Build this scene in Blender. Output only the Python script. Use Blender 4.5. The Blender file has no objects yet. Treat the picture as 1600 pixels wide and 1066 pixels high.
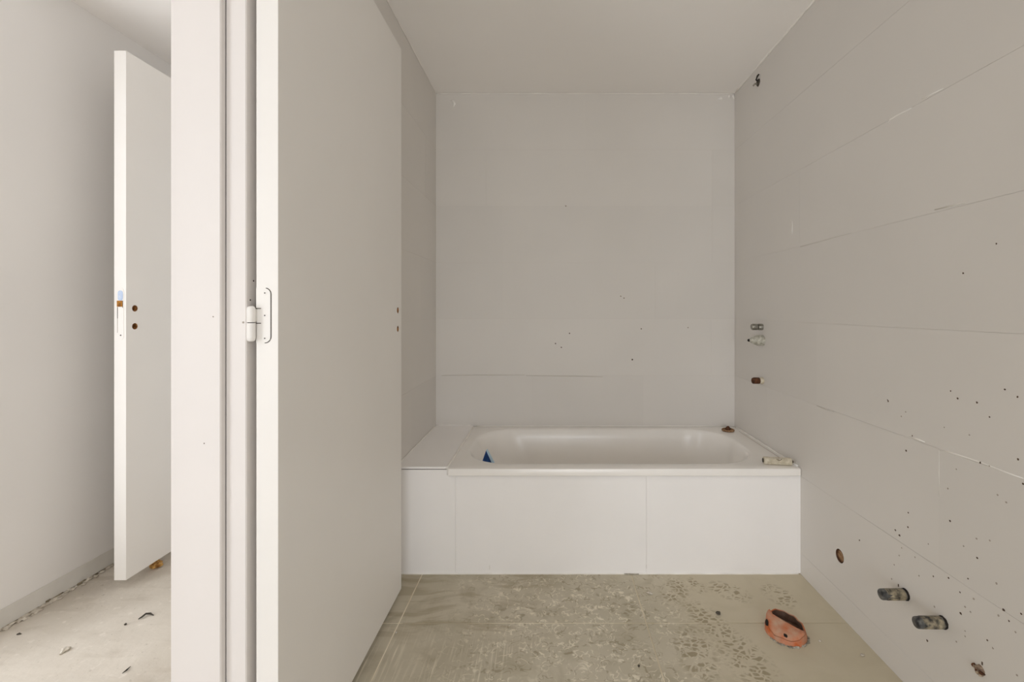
import bpy, bmesh, math, random
from mathutils import Vector, Matrix
random.seed(7)
S = bpy.context.scene
COL = S.collection

# ------------------------------------------------------------------ camera
F = 711.0                      # focal length in pixels of the 1600-px frame (16 mm on full frame)
VX, VY = 858.0, 483.0          # principal point (shift lens, level camera)
EYE = 816.0 / F
cam_d = bpy.data.cameras.new('camera')
cam_d.sensor_fit = 'HORIZONTAL'; cam_d.sensor_width = 36.0; cam_d.lens = 36.0 * F / 1600.0
cam_d.shift_x = -(VX - 800.0) / 1600.0
cam_d.shift_y = -(533.0 - VY) / 1600.0
cam_d.clip_start = 0.02
cam = bpy.data.objects.new('camera', cam_d); COL.objects.link(cam)
cam.location = (0, 0, EYE); cam.rotation_euler = (math.pi / 2, 0, 0)
S.camera = cam

# ------------------------------------------------------------------ world, lights, exposure
S.view_settings.view_transform = 'Standard'; S.view_settings.look = 'None'
S.view_settings.gamma = 1.0; S.view_settings.use_curve_mapping = False
S.view_settings.exposure = -0.04
S.cycles.max_bounces = 10; S.cycles.diffuse_bounces = 9
w = bpy.data.worlds.new('sky'); S.world = w; w.use_nodes = True
bg = w.node_tree.nodes['Background']
bg.inputs['Color'].default_value = (0.86, 0.93, 1.0, 1); bg.inputs['Strength'].default_value = 1.0

def window_light(name, loc, sx, sz, power, col, face='+Y'):
    d = bpy.data.lights.new(name, 'AREA'); d.shape = 'RECTANGLE'; d.size = sx; d.size_y = sz
    d.energy = power; d.color = col
    o = bpy.data.objects.new(name, d); COL.objects.link(o)
    o.location = loc; o.rotation_euler = (math.pi/2, 0, 0 if face == '+Y' else -math.pi/2)     # shines into the rooms
    return o
# daylight from unseen windows, added and sized for their light: two tall ones in the hallway wall on either side of the bathroom doorway, one window in the bathroom behind the camera
BW = (-0.45, 0.95, 0.10, 1.60)       # x0 x1 z0 z1 of the added bathroom window
SWS = ((-1.35, -0.15, 0.15, 2.25), (0.95, 1.55, 0.15, 2.25))       # y0 y1 z0 z1 of the two hallway side windows
window_light('added_daylight_bathroom', ((BW[0]+BW[1])/2, -2.10, (BW[2]+BW[3])/2), BW[1]-BW[0], BW[3]-BW[2], 37, (0.965, 0.99, 1.02))
for SW, PW in zip(SWS, (36, 22)):
    window_light('added_daylight_hallway', (-2.13, (SW[0]+SW[1])/2, (SW[2]+SW[3])/2), SW[1]-SW[0], SW[3]-SW[2], PW, (0.975, 0.985, 1.01), '+X')

# ------------------------------------------------------------------ helpers
def lin(r, g, b):
    f = lambda c: (c/255/12.92) if c/255 <= 0.04045 else ((c/255+0.055)/1.055)**2.4
    return (f(r), f(g), f(b), 1.0)

def mat(name, rgb, rough=0.6, var=0.0, scale=6.0, bump=0.0, bscale=60.0, metal=0.0, rgb2=None, spec=0.4, detail=4.0, coat=0.0):
    """procedural principled material: base colour broken up by noise, with fine bump"""
    m = bpy.data.materials.new(name); m.use_nodes = True
    nt = m.node_tree; N = nt.nodes; L = nt.links
    p = N['Principled BSDF']
    p.inputs['Roughness'].default_value = rough; p.inputs['Metallic'].default_value = metal
    p.inputs['Specular IOR Level'].default_value = spec
    p.inputs['Coat Weight'].default_value = coat
    geo = N.new('ShaderNodeNewGeometry')
    c1 = lin(*rgb)
    if rgb2 or var:
        if rgb2: c2 = lin(*rgb2)
        else: c2 = tuple(c*(1-var) for c in c1[:3]) + (1,)
        n = N.new('ShaderNodeTexNoise'); n.inputs['Scale'].default_value = scale; n.inputs['Detail'].default_value = detail
        L.new(geo.outputs['Position'], n.inputs['Vector'])
        r = N.new('ShaderNodeValToRGB'); r.color_ramp.elements[0].position = 0.35; r.color_ramp.elements[1].position = 0.68
        r.color_ramp.elements[0].color = c2; r.color_ramp.elements[1].color = c1
        L.new(n.outputs['Fac'], r.inputs['Fac']); L.new(r.outputs['Color'], p.inputs['Base Color'])
    else:
        p.inputs['Base Color'].default_value = c1
    if bump:
        n2 = N.new('ShaderNodeTexNoise'); n2.inputs['Scale'].default_value = bscale; n2.inputs['Detail'].default_value = 3
        L.new(geo.outputs['Position'], n2.inputs['Vector'])
        b = N.new('ShaderNodeBump'); b.inputs['Strength'].default_value = bump; b.inputs['Distance'].default_value = 0.004
        L.new(n2.outputs['Fac'], b.inputs['Height']); L.new(b.outputs['Normal'], p.inputs['Normal'])
    return m

def add_box(bm, x0, x1, y0, y1, z0, z1, bevel=0.0, seg=1):
    r = bmesh.ops.create_cube(bm, size=1.0)
    vs = r['verts']
    for v in vs:
        v.co = Vector(((x0+x1)/2 + v.co.x*(x1-x0), (y0+y1)/2 + v.co.y*(y1-y0), (z0+z1)/2 + v.co.z*(z1-z0)))
    if bevel:
        es = list({e for v in vs for e in v.link_edges})
        bmesh.ops.bevel(bm, geom=es, offset=bevel, segments=seg, profile=0.5, affect='EDGES')

def frame_of(d):
    d = d.normalized(); a = Vector((0,0,1)) if abs(d.z) < .9 else Vector((1,0,0))
    u = d.cross(a).normalized(); v = d.cross(u).normalized(); return u, v

def add_lathe(bm, origin, axis, prof, n=24, cap=True, wob=None, ph=0.0):
    """revolve a profile [(distance along axis, radius)] about an axis"""
    axis = Vector(axis).normalized(); u, v = frame_of(axis); origin = Vector(origin)
    rings = []
    for k, (t, r) in enumerate(prof):
        ring = []
        for i in range(n):
            a = 2*math.pi*i/n + ph
            rr = r * (1 + (wob(k, i) if wob else 0))
            ring.append(bm.verts.new(origin + axis*t + u*math.cos(a)*rr + v*math.sin(a)*rr))
        rings.append(ring)
    for a, b in zip(rings, rings[1:]):
        for i in range(n):
            bm.faces.new((a[i], a[(i+1) % n], b[(i+1) % n], b[i]))
    if cap:
        bm.faces.new(rings[0][::-1]); bm.faces.new(rings[-1])
    return rings

def add_tube(bm, pts, rad, n=8):
    pts = [Vector(p) for p in pts]; rings = []
    rads = rad if isinstance(rad, (list, tuple)) else [rad]*len(pts)
    for k, p in enumerate(pts):
        d = pts[min(k+1, len(pts)-1)] - pts[max(k-1, 0)]
        u, v = frame_of(d)
        rings.append([bm.verts.new(p + (u*math.cos(2*math.pi*i/n) + v*math.sin(2*math.pi*i/n))*rads[k]) for i in range(n)])
    for a, b in zip(rings, rings[1:]):
        for i in range(n): bm.faces.new((a[i], a[(i+1) % n], b[(i+1) % n], b[i]))
    bm.faces.new(rings[0][::-1]); bm.faces.new(rings[-1])

def obj(name, bm, m, parent=None, smooth=False, origin=None):
    bmesh.ops.recalc_face_normals(bm, faces=bm.faces)
    if origin is not None:
        bmesh.ops.translate(bm, verts=bm.verts, vec=-Vector(origin))
    me = bpy.data.meshes.new(name); bm.to_mesh(me); bm.free()
    if m: me.materials.append(m)
    if smooth:
        for p in me.polygons: p.use_smooth = True
        if smooth != 'all':
            try: me.set_sharp_from_angle(angle=math.radians(40))
            except Exception: pass
    o = bpy.data.objects.new(name, me); COL.objects.link(o)
    if parent is not None: o.parent = parent
    if origin is not None:
        o.location = Vector(origin) - (parent_loc(parent) if parent is not None else Vector())
    elif parent is not None:
        o.location = -parent_loc(parent)
    return o

def parent_loc(p):
    l = Vector()
    while p is not None:
        l += p.location; p = p.parent
    return l

def empty(name, loc):
    o = bpy.data.objects.new(name, None); COL.objects.link(o); o.location = loc; o.empty_display_size = 0.05
    return o
def tag(o, label=None, cat=None, kind=None, group=None):
    if label: o['label'] = label
    if cat: o['category'] = cat
    if kind: o['kind'] = kind
    if group: o['group'] = group
    return o
def box(name, x0, x1, y0, y1, z0, z1, m, parent=None, bevel=0.0, seg=1):
    bm = bmesh.new(); add_box(bm, x0, x1, y0, y1, z0, z1, bevel, seg)
    return obj(name, bm, m, parent)

def cut(o, cutter_bm):
    """drill real holes: boolean difference baked into the mesh"""
    bmesh.ops.recalc_face_normals(cutter_bm, faces=cutter_bm.faces)
    me = bpy.data.meshes.new('c'); cutter_bm.to_mesh(me); cutter_bm.free()
    c = bpy.data.objects.new('c', me); COL.objects.link(c)
    md = o.modifiers.new('b', 'BOOLEAN'); md.operation = 'DIFFERENCE'; md.object = c; md.solver = 'EXACT'
    bpy.context.view_layer.update()
    dg = bpy.context.evaluated_depsgraph_get()
    nm = bpy.data.meshes.new_from_object(o.evaluated_get(dg))
    o.modifiers.remove(md); old = o.data; o.data = nm
    bpy.data.objects.remove(c); bpy.data.meshes.remove(me)

# points of the place from a picture point and the plane it lies on
def on_x(px, py, X):
    Y = X*F/(px-VX); return Vector((X, Y, EYE + (VY-py)*Y/F))
def on_y(px, py, Y):
    return Vector(((px-VX)*Y/F, Y, EYE + (VY-py)*Y/F))
def on_z(px, py, Z=0.0):
    Y = (EYE-Z)*F/(py-VY); return Vector(((px-VX)*Y/F, Y, Z))

# ------------------------------------------------------------------ dimensions
RX = 1.089          # right wall
LX = -0.665         # left wall of the bathroom
BY = 2.67           # back wall
PY = 1.97           # bath panel
CZ = 2.4135         # ceiling
HX = -1.96          # hallway left wall
WX = -0.79          # hallway face of the partition
RIM = 0.461         # bath rim
LEDGE = 0.4655

# ------------------------------------------------------------------ materials
M = {}
M['tile'] = mat('wall_tile', (222, 218, 213), .55, var=.03, scale=2.2, detail=2)
def tone_by_piece(m, amt):
    """each tile has its own very slightly different tone"""
    nt = m.node_tree; p = nt.nodes['Principled BSDF']; src = p.inputs['Base Color'].links[0].from_socket
    oi = nt.nodes.new('ShaderNodeObjectInfo'); mr = nt.nodes.new('ShaderNodeMapRange'); mr.inputs['To Min'].default_value = 1-amt; mr.inputs['To Max'].default_value = 1.0
    hs = nt.nodes.new('ShaderNodeHueSaturation')
    nt.links.new(oi.outputs['Random'], mr.inputs['Value']); nt.links.new(mr.outputs[0], hs.inputs['Value'])
    nt.links.new(src, hs.inputs['Color']); nt.links.new(hs.outputs[0], p.inputs['Base Color'])
tone_by_piece(M['tile'], .035)
M['joint'] = mat('wall_joint', (215, 210, 203), .8)
M['plaster'] = mat('hall_plaster', (233, 231, 229), .85, var=.04, scale=1.5, detail=2)
M['ceiling'] = mat('ceiling_paint', (246, 243, 240), .9, var=.03, scale=1.3)
M['white'] = mat('white_lacquer', (236, 233, 229), .42, var=.02, scale=3)
M['jamb'] = mat('white_frame_paint', (227, 222, 219), .5, var=.02, scale=3)
M['panel'] = mat('bath_panel_tile', (248, 246, 245), .5, var=.03, scale=3)
M['enamel'] = mat('bath_enamel', (246, 243, 239), .22, var=.03, scale=5, spec=.5)
M['caulk'] = mat('white_caulk', (248, 245, 240), .7, var=.10, scale=14)
M['seal'] = mat('dark_rubber_seal', (62, 58, 56), .8)
M['screw'] = mat('dark_screw', (60, 52, 48), .5, metal=.3)
M['tornedge'] = mat('torn_plaster_edge', (172, 160, 138), .9, rgb2=(92, 82, 64), scale=22)
M['groove'] = mat('dark_groove', (74, 66, 60), .9)
M['chip'] = mat('chipboard', (196, 140, 80), .9, rgb2=(120, 82, 44), scale=120)
M['chrome'] = mat('dull_chrome', (176, 174, 166), .35, metal=.75, rgb2=(120, 116, 106), scale=50)
M['clear'] = mat('cloudy_plastic', (206, 204, 192), .3, rgb2=(150, 146, 132), scale=70)
M['rust'] = mat('rusty_brown', (104, 62, 34), .8, rgb2=(56, 34, 20), scale=90, bump=.5, bscale=200)
M['wrapdark'] = mat('dirty_dark_pipe', (112, 112, 108), .45, rgb2=(40, 40, 42), scale=70, bump=.4, bscale=120, detail=8)
M['wraptape'] = mat('stained_pipe_wrap', (176, 164, 138), .5, rgb2=(44, 44, 44), scale=62, bump=.5, bscale=140, detail=8)
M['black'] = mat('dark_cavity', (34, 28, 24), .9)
M['brownhole'] = mat('brown_pipe_mouth', (120, 88, 62), .7, rgb2=(76, 50, 34), scale=80)
M['mouthcap'] = mat('tan_pipe_cap', (176, 140, 104), .7, rgb2=(120, 88, 60), scale=70)
M['foil'] = mat('crumpled_brown_foil', (176, 158, 136), .4, rgb2=(84, 54, 38), scale=60, bump=.5, bscale=80)
M['blue'] = mat('blue_plastic', (14, 78, 150), .45, rgb2=(8, 52, 112), scale=30)
M['paleblue'] = mat('pale_blue_edge', (186, 214, 234), .6)
M['offwhite'] = mat('off_white_plastic', (214, 206, 188), .6, rgb2=(182, 172, 150), scale=60)
M['orange'] = mat('weathered_orange_plastic', (190, 156, 132), .65, rgb2=(190, 98, 50), scale=22, bump=.3, bscale=60, detail=6)
M['orangein'] = mat('shaded_brown_inside', (128, 104, 90), .7, rgb2=(92, 66, 52), scale=30)  # browner, darker tone for the stub's inside, with the cavity's shade in it
M['mortar'] = mat('grey_mortar', (186, 180, 168), .9, rgb2=(120, 114, 102), scale=60, bump=.5)
M['lump'] = mat('golden_brown_crust', (228, 186, 112), .8, rgb2=(140, 94, 44), scale=70, bump=.8, bscale=150)
M['speck'] = mat('dark_speck', (84, 66, 52), .8)
M['faint'] = mat('faint_speck', (168, 158, 148), .8)
M['hairline'] = mat('hairline_crack', (206, 201, 193), .85)
M['scrapd'] = mat('dark_scrap', (88, 82, 72), .9, rgb2=(46, 42, 38), scale=90)
M['scrapl'] = mat('pale_chip', (222, 216, 204), .8, rgb2=(170, 160, 146), scale=90)
M['skirt'] = mat('bare_skirting_strip', (222, 220, 215), .85, rgb2=(210, 207, 201), scale=7)
M['grout'] = mat('floor_grout', (250, 243, 226), .9, rgb2=(206, 194, 166), scale=4)
M['winframe'] = mat('window_frame_white', (230, 230, 228), .5)
M['bluegrey'] = mat('blue_grey_film', (204, 212, 226), .5, rgb2=(158, 184, 222), scale=40)
M['ochre'] = mat('ochre_mortise', (196, 132, 22), .7, rgb2=(120, 74, 20), scale=60)

def glass_mat():
    m = bpy.data.materials.new('window_glass'); m.use_nodes = True
    nt = m.node_tree; N = nt.nodes; N.remove(N['Principled BSDF'])
    t = N.new('ShaderNodeBsdfTransparent'); g = N.new('ShaderNodeBsdfGlossy'); g.inputs['Roughness'].default_value = .02
    x = N.new('ShaderNodeMixShader'); x.inputs['Fac'].default_value = .06
    nt.links.new(t.outputs[0], x.inputs[1]); nt.links.new(g.outputs[0], x.inputs[2])
    nt.links.new(x.outputs[0], N['Material Output'].inputs[0]); return m
M['glass'] = glass_mat()

class NB:
    """tiny node builder"""
    def __init__(s, name):
        s.m = bpy.data.materials.new(name); s.m.use_nodes = True; s.nt = s.m.node_tree
        s.p = s.nt.nodes['Principled BSDF']; s.geo = s.nt.nodes.new('ShaderNodeNewGeometry')
        s.pos = s.geo.outputs['Position']
    def put(s, i, v):
        if hasattr(v, 'links'): s.nt.links.new(v, i)
        else: i.default_value = v
    def math(s, op, a, b=0.0, c=0.0, clamp=False):
        n = s.nt.nodes.new('ShaderNodeMath'); n.operation = op; n.use_clamp = clamp
        s.put(n.inputs[0], a); s.put(n.inputs[1], b); s.put(n.inputs[2], c); return n.outputs[0]
    def noise(s, scale, detail=4, vec=None, dist=0.0, rough=.5, out='Fac'):
        n = s.nt.nodes.new('ShaderNodeTexNoise'); n.inputs['Scale'].default_value = scale
        n.inputs['Detail'].default_value = detail; n.inputs['Distortion'].default_value = dist
        n.inputs['Roughness'].default_value = rough
        s.put(n.inputs['Vector'], vec or s.pos); return n.outputs[out]
    def voro(s, scale, feat, vec=None, out='Distance', metric='EUCLIDEAN', rnd=1.0):
        n = s.nt.nodes.new('ShaderNodeTexVoronoi'); n.feature = feat
        if feat != 'DISTANCE_TO_EDGE': n.distance = metric
        n.inputs['Scale'].default_value = scale; n.inputs['Randomness'].default_value = rnd
        s.put(n.inputs['Vector'], vec or s.pos); return n.outputs[out]
    def mapping(s, loc=(0,0,0), rot=(0,0,0), scale=(1,1,1), vec=None):
        n = s.nt.nodes.new('ShaderNodeMapping'); n.inputs['Location'].default_value = loc
        n.inputs['Rotation'].default_value = rot; n.inputs['Scale'].default_value = scale
        s.put(n.inputs['Vector'], vec or s.pos); return n.outputs[0]
    def warp(s, amount, scale, vec=None):
        c = s.noise(scale, 1.5, vec=vec, out='Color')
        n = s.nt.nodes.new('ShaderNodeVectorMath'); n.operation = 'MULTIPLY_ADD'
        s.put(n.inputs[0], c); n.inputs[1].default_value = (amount,)*3; s.put(n.inputs[2], vec or s.pos)
        return n.outputs[0]
    def ramp(s, f, lo, hi, a=0.0, b=1.0):
        n = s.nt.nodes.new('ShaderNodeMapRange'); n.interpolation_type = 'SMOOTHSTEP'
        s.put(n.inputs['Value'], f); n.inputs['From Min'].default_value = lo; n.inputs['From Max'].default_value = hi
        n.inputs['To Min'].default_value = a; n.inputs['To Max'].default_value = b; return n.outputs[0]
    def mix(s, f, a, b):
        n = s.nt.nodes.new('ShaderNodeMix'); n.data_type = 'RGBA'
        s.put(n.inputs['Factor'], f); s.put(n.inputs[6], a); s.put(n.inputs[7], b); return n.outputs[2]
    def xyz(s, vec=None):
        n = s.nt.nodes.new('ShaderNodeSeparateXYZ'); s.put(n.inputs[0], vec or s.pos); return n.outputs
    def blob(s, cx, cy, rx, ry, ang, soft=.35, vec=None):
        sub = s.nt.nodes.new('ShaderNodeVectorMath'); sub.operation = 'SUBTRACT'
        s.put(sub.inputs[0], vec or s.pos); sub.inputs[1].default_value = (cx, cy, 0)
        m = s.mapping(rot=(0,0,-ang), vec=sub.outputs[0])
        m2 = s.mapping(scale=(1/rx, 1/ry, 0), vec=m)
        l = s.nt.nodes.new('ShaderNodeVectorMath'); l.operation = 'LENGTH'; s.put(l.inputs[0], m2)
        return s.ramp(l.outputs['Value'], 1+soft, 1-soft)

def floor_tile_mat():
    b = NB('dusty_floor_tile')
    X, Y, Z = b.xyz()
    big = b.noise(2.2, 5); mid = b.noise(9, 6, dist=.6)
    base = b.mix(b.ramp(big, .3, .7), lin(188, 180, 160), lin(206, 198, 180))
    base = b.mix(b.math('MULTIPLY', b.ramp(mid, .45, .7), .40), base, lin(158, 149, 126))
    # smeared pale swirls of dried slurry in the middle of the floor: short curled strokes
    def strokes(scale, w, loc, dash, dist):
        v = b.mapping(loc=loc)
        l = b.math('ABSOLUTE', b.math('SUBTRACT', b.noise(scale, 1.5, vec=b.warp(.03, 30, vec=v), dist=dist), .5))
        l = b.ramp(l, w, w*.15)
        return b.math('MULTIPLY', l, b.ramp(b.noise(dash, 1, vec=v), .46, .58))
    zone = b.math('MULTIPLY', b.ramp(X, -.58, -.05), b.ramp(X, .70, .45))
    patch = b.ramp(b.noise(4.0, 3), .30, .48)
    swirl = b.math('MAXIMUM', strokes(17, .030, (0, 0, 0), 21, 1.2), strokes(26, .034, (4.1, 2.3, 0), 30, .8))
    swirl = b.math('MULTIPLY', swirl, b.math('MULTIPLY', zone, patch))
    base = b.mix(b.math('MULTIPLY', swirl, .72), base, lin(240, 232, 213))
    sw2 = b.math('MULTIPLY', strokes(22, .04, (7.7, 5.3, 0), 26, 1.0), zone)
    base = b.mix(b.math('MULTIPLY', sw2, .6), base, lin(142, 130, 104))
    # comb-like streaks running away from the camera on the left tile
    st = b.noise(1.0, 2, vec=b.mapping(scale=(120, 5, 1), vec=b.warp(.012, 4)))
    zone2 = b.math('MULTIPLY', b.ramp(X, .02, -.12), b.ramp(Y, 1.72, 1.50))
    zone2 = b.math('MULTIPLY', zone2, b.ramp(b.noise(4, 2), .36, .6))
    base = b.mix(b.math('MULTIPLY', b.math('MULTIPLY', b.ramp(st, .50, .72), zone2), .7), base, lin(240, 232, 214))
    # wiped arcs and broad dark drag marks by the panel
    ar = b.noise(1.0, 3, vec=b.mapping(rot=(0,0,.15), scale=(4, 22, 1), vec=b.warp(.14, 3.5)))
    zone3 = b.math('MULTIPLY', b.ramp(X, .10, -.1), b.ramp(Y, 1.50, 1.66))
    base = b.mix(b.math('MULTIPLY', b.math('MULTIPLY', b.ramp(ar, .5, .66), zone3), .45), base, lin(152, 138, 110))
    # thin settled dust on the right, broken by boot prints
    dust = b.math('MULTIPLY', b.ramp(X, .36, .62), .75)
    base = b.mix(dust, base, lin(203, 193, 170))
    prints = None; wp = b.warp(.02, 20)
    for (cx, cy, rx, ry, an) in ((.60, 1.68, .055, .12, .35), (.655, 1.50, .07, .13, .2), (.52, 1.86, .05, .09, -.5),
                                 (.74, 1.86, .05, .08, .9), (.50, 1.53, .06, .12, -.1), (.93, 1.83, .05, .07, .3), (.62, 1.90, .03, .05, .2)):
        k = b.blob(cx, cy, rx, ry, an, vec=wp)
        prints = k if prints is None else b.math('MAXIMUM', prints, k)
    tv = b.mapping(rot=(0,0,.45), scale=(1, 1.5, 1), vec=b.warp(.045, 14))
    tread = b.ramp(b.voro(38, 'DISTANCE_TO_EDGE', vec=tv, rnd=.85), .06, .2)
    tread = b.math('MULTIPLY', tread, b.ramp(b.noise(26, 3), .38, .50))
    base = b.mix(b.math('MULTIPLY', b.math('MULTIPLY', prints, tread), .85), base, lin(154, 142, 116))
    grains = b.ramp(b.noise(240, 2), .66, .74)
    base = b.mix(b.math('MULTIPLY', grains, .22), base, lin(150, 138, 112))
    b.put(b.p.inputs['Base Color'], base)
    b.put(b.p.inputs['Roughness'], b.ramp(mid, .3, .7, .62, .85))
    b.p.inputs['Specular IOR Level'].default_value = .3
    bn = b.nt.nodes.new('ShaderNodeBump'); bn.inputs['Strength'].default_value = .25; bn.inputs['Distance'].default_value = .003
    b.put(bn.inputs['Height'], b.math('ADD', swirl, mid)); b.put(b.p.inputs['Normal'], bn.outputs[0])
    return b.m
M['ftile'] = floor_tile_mat()

def grout_mat():
    b = NB('floor_grout'); X, Y, Z = b.xyz()
    c = b.mix(b.ramp(b.noise(4, 3), .35, .65), lin(214, 203, 178), lin(248, 240, 222))
    d = b.math('MAXIMUM', b.ramp(X, .50, .64), b.math('MULTIPLY', b.ramp(X, -.545, -.53), b.ramp(X, -.22, -.34)))
    d = b.math('MULTIPLY', d, b.ramp(b.noise(11, 2), .34, .5, .72, 1.0))
    b.put(b.p.inputs['Base Color'], b.mix(d, c, lin(194, 184, 162))); b.p.inputs['Roughness'].default_value = .9
    return b.m
M['grout'] = grout_mat()
def screed_mat():
    b = NB('hall_screed')
    base = b.mix(b.ramp(b.noise(3, 6), .3, .7), lin(190, 181, 168), lin(208, 200, 188))
    sm = b.noise(1.0, 5, vec=b.mapping(rot=(0,0,.5), scale=(5, 16, 1), vec=b.warp(.12, 4)))
    base = b.mix(b.math('MULTIPLY', b.ramp(sm, .54, .7), .35), base, lin(168, 156, 140))
    base = b.mix(b.math('MULTIPLY', b.ramp(b.noise(34, 5), .6, .72), .3), base, lin(232, 224, 214))
    base = b.mix(b.math('MULTIPLY', b.ramp(b.noise(60, 4), .64, .72), .4), base, lin(150, 138, 122))
    b.put(b.p.inputs['Base Color'], base); b.p.inputs['Roughness'].default_value = .9
    bn = b.nt.nodes.new('ShaderNodeBump'); bn.inputs['Strength'].default_value = .5; bn.inputs['Distance'].default_value = .006
    b.put(bn.inputs['Height'], b.math('ADD', sm, b.noise(26, 5))); b.put(b.p.inputs['Normal'], bn.outputs[0])
    return b.m
M['screed'] = screed_mat()

# ------------------------------------------------------------------ room shell
REAR = -1.95
HREAR = -2.25
HEND = 2.76
T = 0.0008                                    # tile stands this proud of its joint bed

floor = box('floor', WX, RX+.12, REAR-.1, BY+.12, -.12, -.0015, M['grout'])
tag(floor, 'dusty grey-brown bathroom floor of large tiles with pale joints', 'floor', 'structure')
hallfloor = box('floor_hallway', HX-.12, WX, HREAR-.1, HEND+.1, -.12, 0, M['screed'])
tag(hallfloor, 'rough pale screed floor of the hallway on the left', 'floor', 'structure')
ceil = box('ceiling', HX-.12, RX+.12, HREAR-.1, HEND+.1, CZ, CZ+.1, M['ceiling'])
tag(ceil, 'plain off-white ceiling over bathroom and hallway', 'ceiling', 'structure')

wall_back = box('wall_back', LX-.001, RX+.001, BY+T, BY+.12, 0, CZ, M['joint'])
tag(wall_back, 'smooth grey-beige wall behind the bathtub', 'wall', 'structure')
wall_right = box('wall_right', RX+T, RX+.12, REAR, BY+T, 0, CZ, M['joint'])
tag(wall_right, 'long grey-beige right wall with pipe stubs and specks', 'wall', 'structure')
# partition with the doorway: far piece, near piece and the lintel
DY0, DY1, DTOP = 0.085, 1.005, 2.235
bm = bmesh.new()
add_box(bm, WX, LX-T, DY1, BY+T, 0, CZ); add_box(bm, WX, LX-T, REAR, DY0, 0, CZ); add_box(bm, WX, LX-T, DY0, DY1, DTOP, CZ)
wall_left = obj('wall_left', bm, M['joint'])
tag(wall_left, 'partition wall with the doorway, mostly behind the open white door', 'wall', 'structure')
def wall_with_window(name, x0, x1, y0, y1, W, m):
    bm = bmesh.new()
    add_box(bm, x0, W[0], y0, y1, 0, CZ); add_box(bm, W[1], x1, y0, y1, 0, CZ)
    add_box(bm, W[0], W[1], y0, y1, 0, W[2]); add_box(bm, W[0], W[1], y0, y1, W[3], CZ)
    return obj(name, bm, m)
tag(wall_with_window('wall_rear', LX-T, RX+T, REAR-.1, REAR, BW, M['plaster']), 'bathroom wall with the added window behind the camera', 'wall', 'structure')
tag(box('wall_hallway_rear', HX, WX, HREAR-.1, HREAR, 0, CZ, M['plaster']), 'plain hallway end wall behind the camera', 'wall', 'structure')
for i, (W, y) in enumerate(((BW, REAR-.06),)):
    bm = bmesh.new(); t = .05
    add_box(bm, W[0], W[0]+t, y-.03, y+.03, W[2], W[3]); add_box(bm, W[1]-t, W[1], y-.03, y+.03, W[2], W[3])
    add_box(bm, W[0]+t, W[1]-t, y-.03, y+.03, W[2], W[2]+t); add_box(bm, W[0]+t, W[1]-t, y-.03, y+.03, W[3]-t, W[3])
    wf = obj('window_%d' % (i+1), bm, M['winframe'])
    tag(wf, 'unseen bathroom window behind the camera, added for its daylight', 'window', 'structure')
    box('pane', W[0]+t, W[1]-t, y-.003, y+.003, W[2]+t, W[3]-t, M['glass'], wf)
bm = bmesh.new()
A_, B_ = SWS
add_box(bm, HX-.12, HX, HREAR, A_[0], 0, CZ); add_box(bm, HX-.12, HX, A_[1], B_[0], 0, CZ); add_box(bm, HX-.12, HX, B_[1], HEND, 0, CZ)
for W in SWS: add_box(bm, HX-.12, HX, W[0], W[1], 0, W[2]); add_box(bm, HX-.12, HX, W[0], W[1], W[3], CZ)
wall_hall = obj('wall_hallway', bm, M['plaster'])
for k, W in enumerate(SWS):
    bm = bmesh.new(); t = .05; x = HX-.06
    add_box(bm, x-.03, x+.03, W[0], W[0]+t, W[2], W[3]); add_box(bm, x-.03, x+.03, W[1]-t, W[1], W[2], W[3])
    add_box(bm, x-.03, x+.03, W[0]+t, W[1]-t, W[2], W[2]+t); add_box(bm, x-.03, x+.03, W[0]+t, W[1]-t, W[3]-t, W[3])
    wf = obj('window_%d' % (k+2), bm, M['winframe']); tag(wf, ('wide', 'narrow')[k] + ' hallway side window out of view on the left, shaped for its light', 'window', 'structure')
    box('pane', x-.003, x+.003, W[0]+t, W[1]-t, W[2]+t, W[3]-t, M['glass'], wf)
tag(wall_hall, 'plain pale plastered hallway wall at the far left', 'wall', 'structure')
# hallway end wall with the doorway that the second door belongs to
bm = bmesh.new()
add_box(bm, HX, -1.78, HEND, HEND+.1, 0, CZ); add_box(bm, -.90, WX, HEND, HEND+.1, 0, CZ); add_box(bm, -1.78, -.90, HEND, HEND+.1, 2.22, CZ)
tag(obj('wall_hallway_end', bm, M['plaster']), 'hallway end wall hidden behind the white door frame', 'wall', 'structure')
box_room = box('wall_closet', -1.80, -.88, HEND+.5, HEND+.55, 0, CZ, M['plaster'])
tag(box_room, 'back of the closet beyond the hallway end', 'wall', 'structure')

# --- floor tiles (0.9 m squares, pale joints)
J = .005
xs = [WX+.1, -.549, .355, RX+T]; xs[0] = LX-T
ys = [REAR, REAR+.0, .758-.904, .758, 1.662, PY+.02]; ys = [REAR, .758-.904*2, .758-.904, .758, 1.662, PY+.02]
for i in range(3):
    for j in range(len(ys)-1):
        box('floor_tile', xs[i]+J/2*(i > 0), xs[i+1]-J/2*(i < 2), ys[j]+J/2*(j > 0), ys[j+1]-J/2*(j < len(ys)-2), -.0015, 0, M['ftile'], floor)
# strip of tile in the doorway
box('floor_tile', WX, LX-T-J, DY0, DY1-.03, -.0015, 0, M['ftile'], floor)

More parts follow.
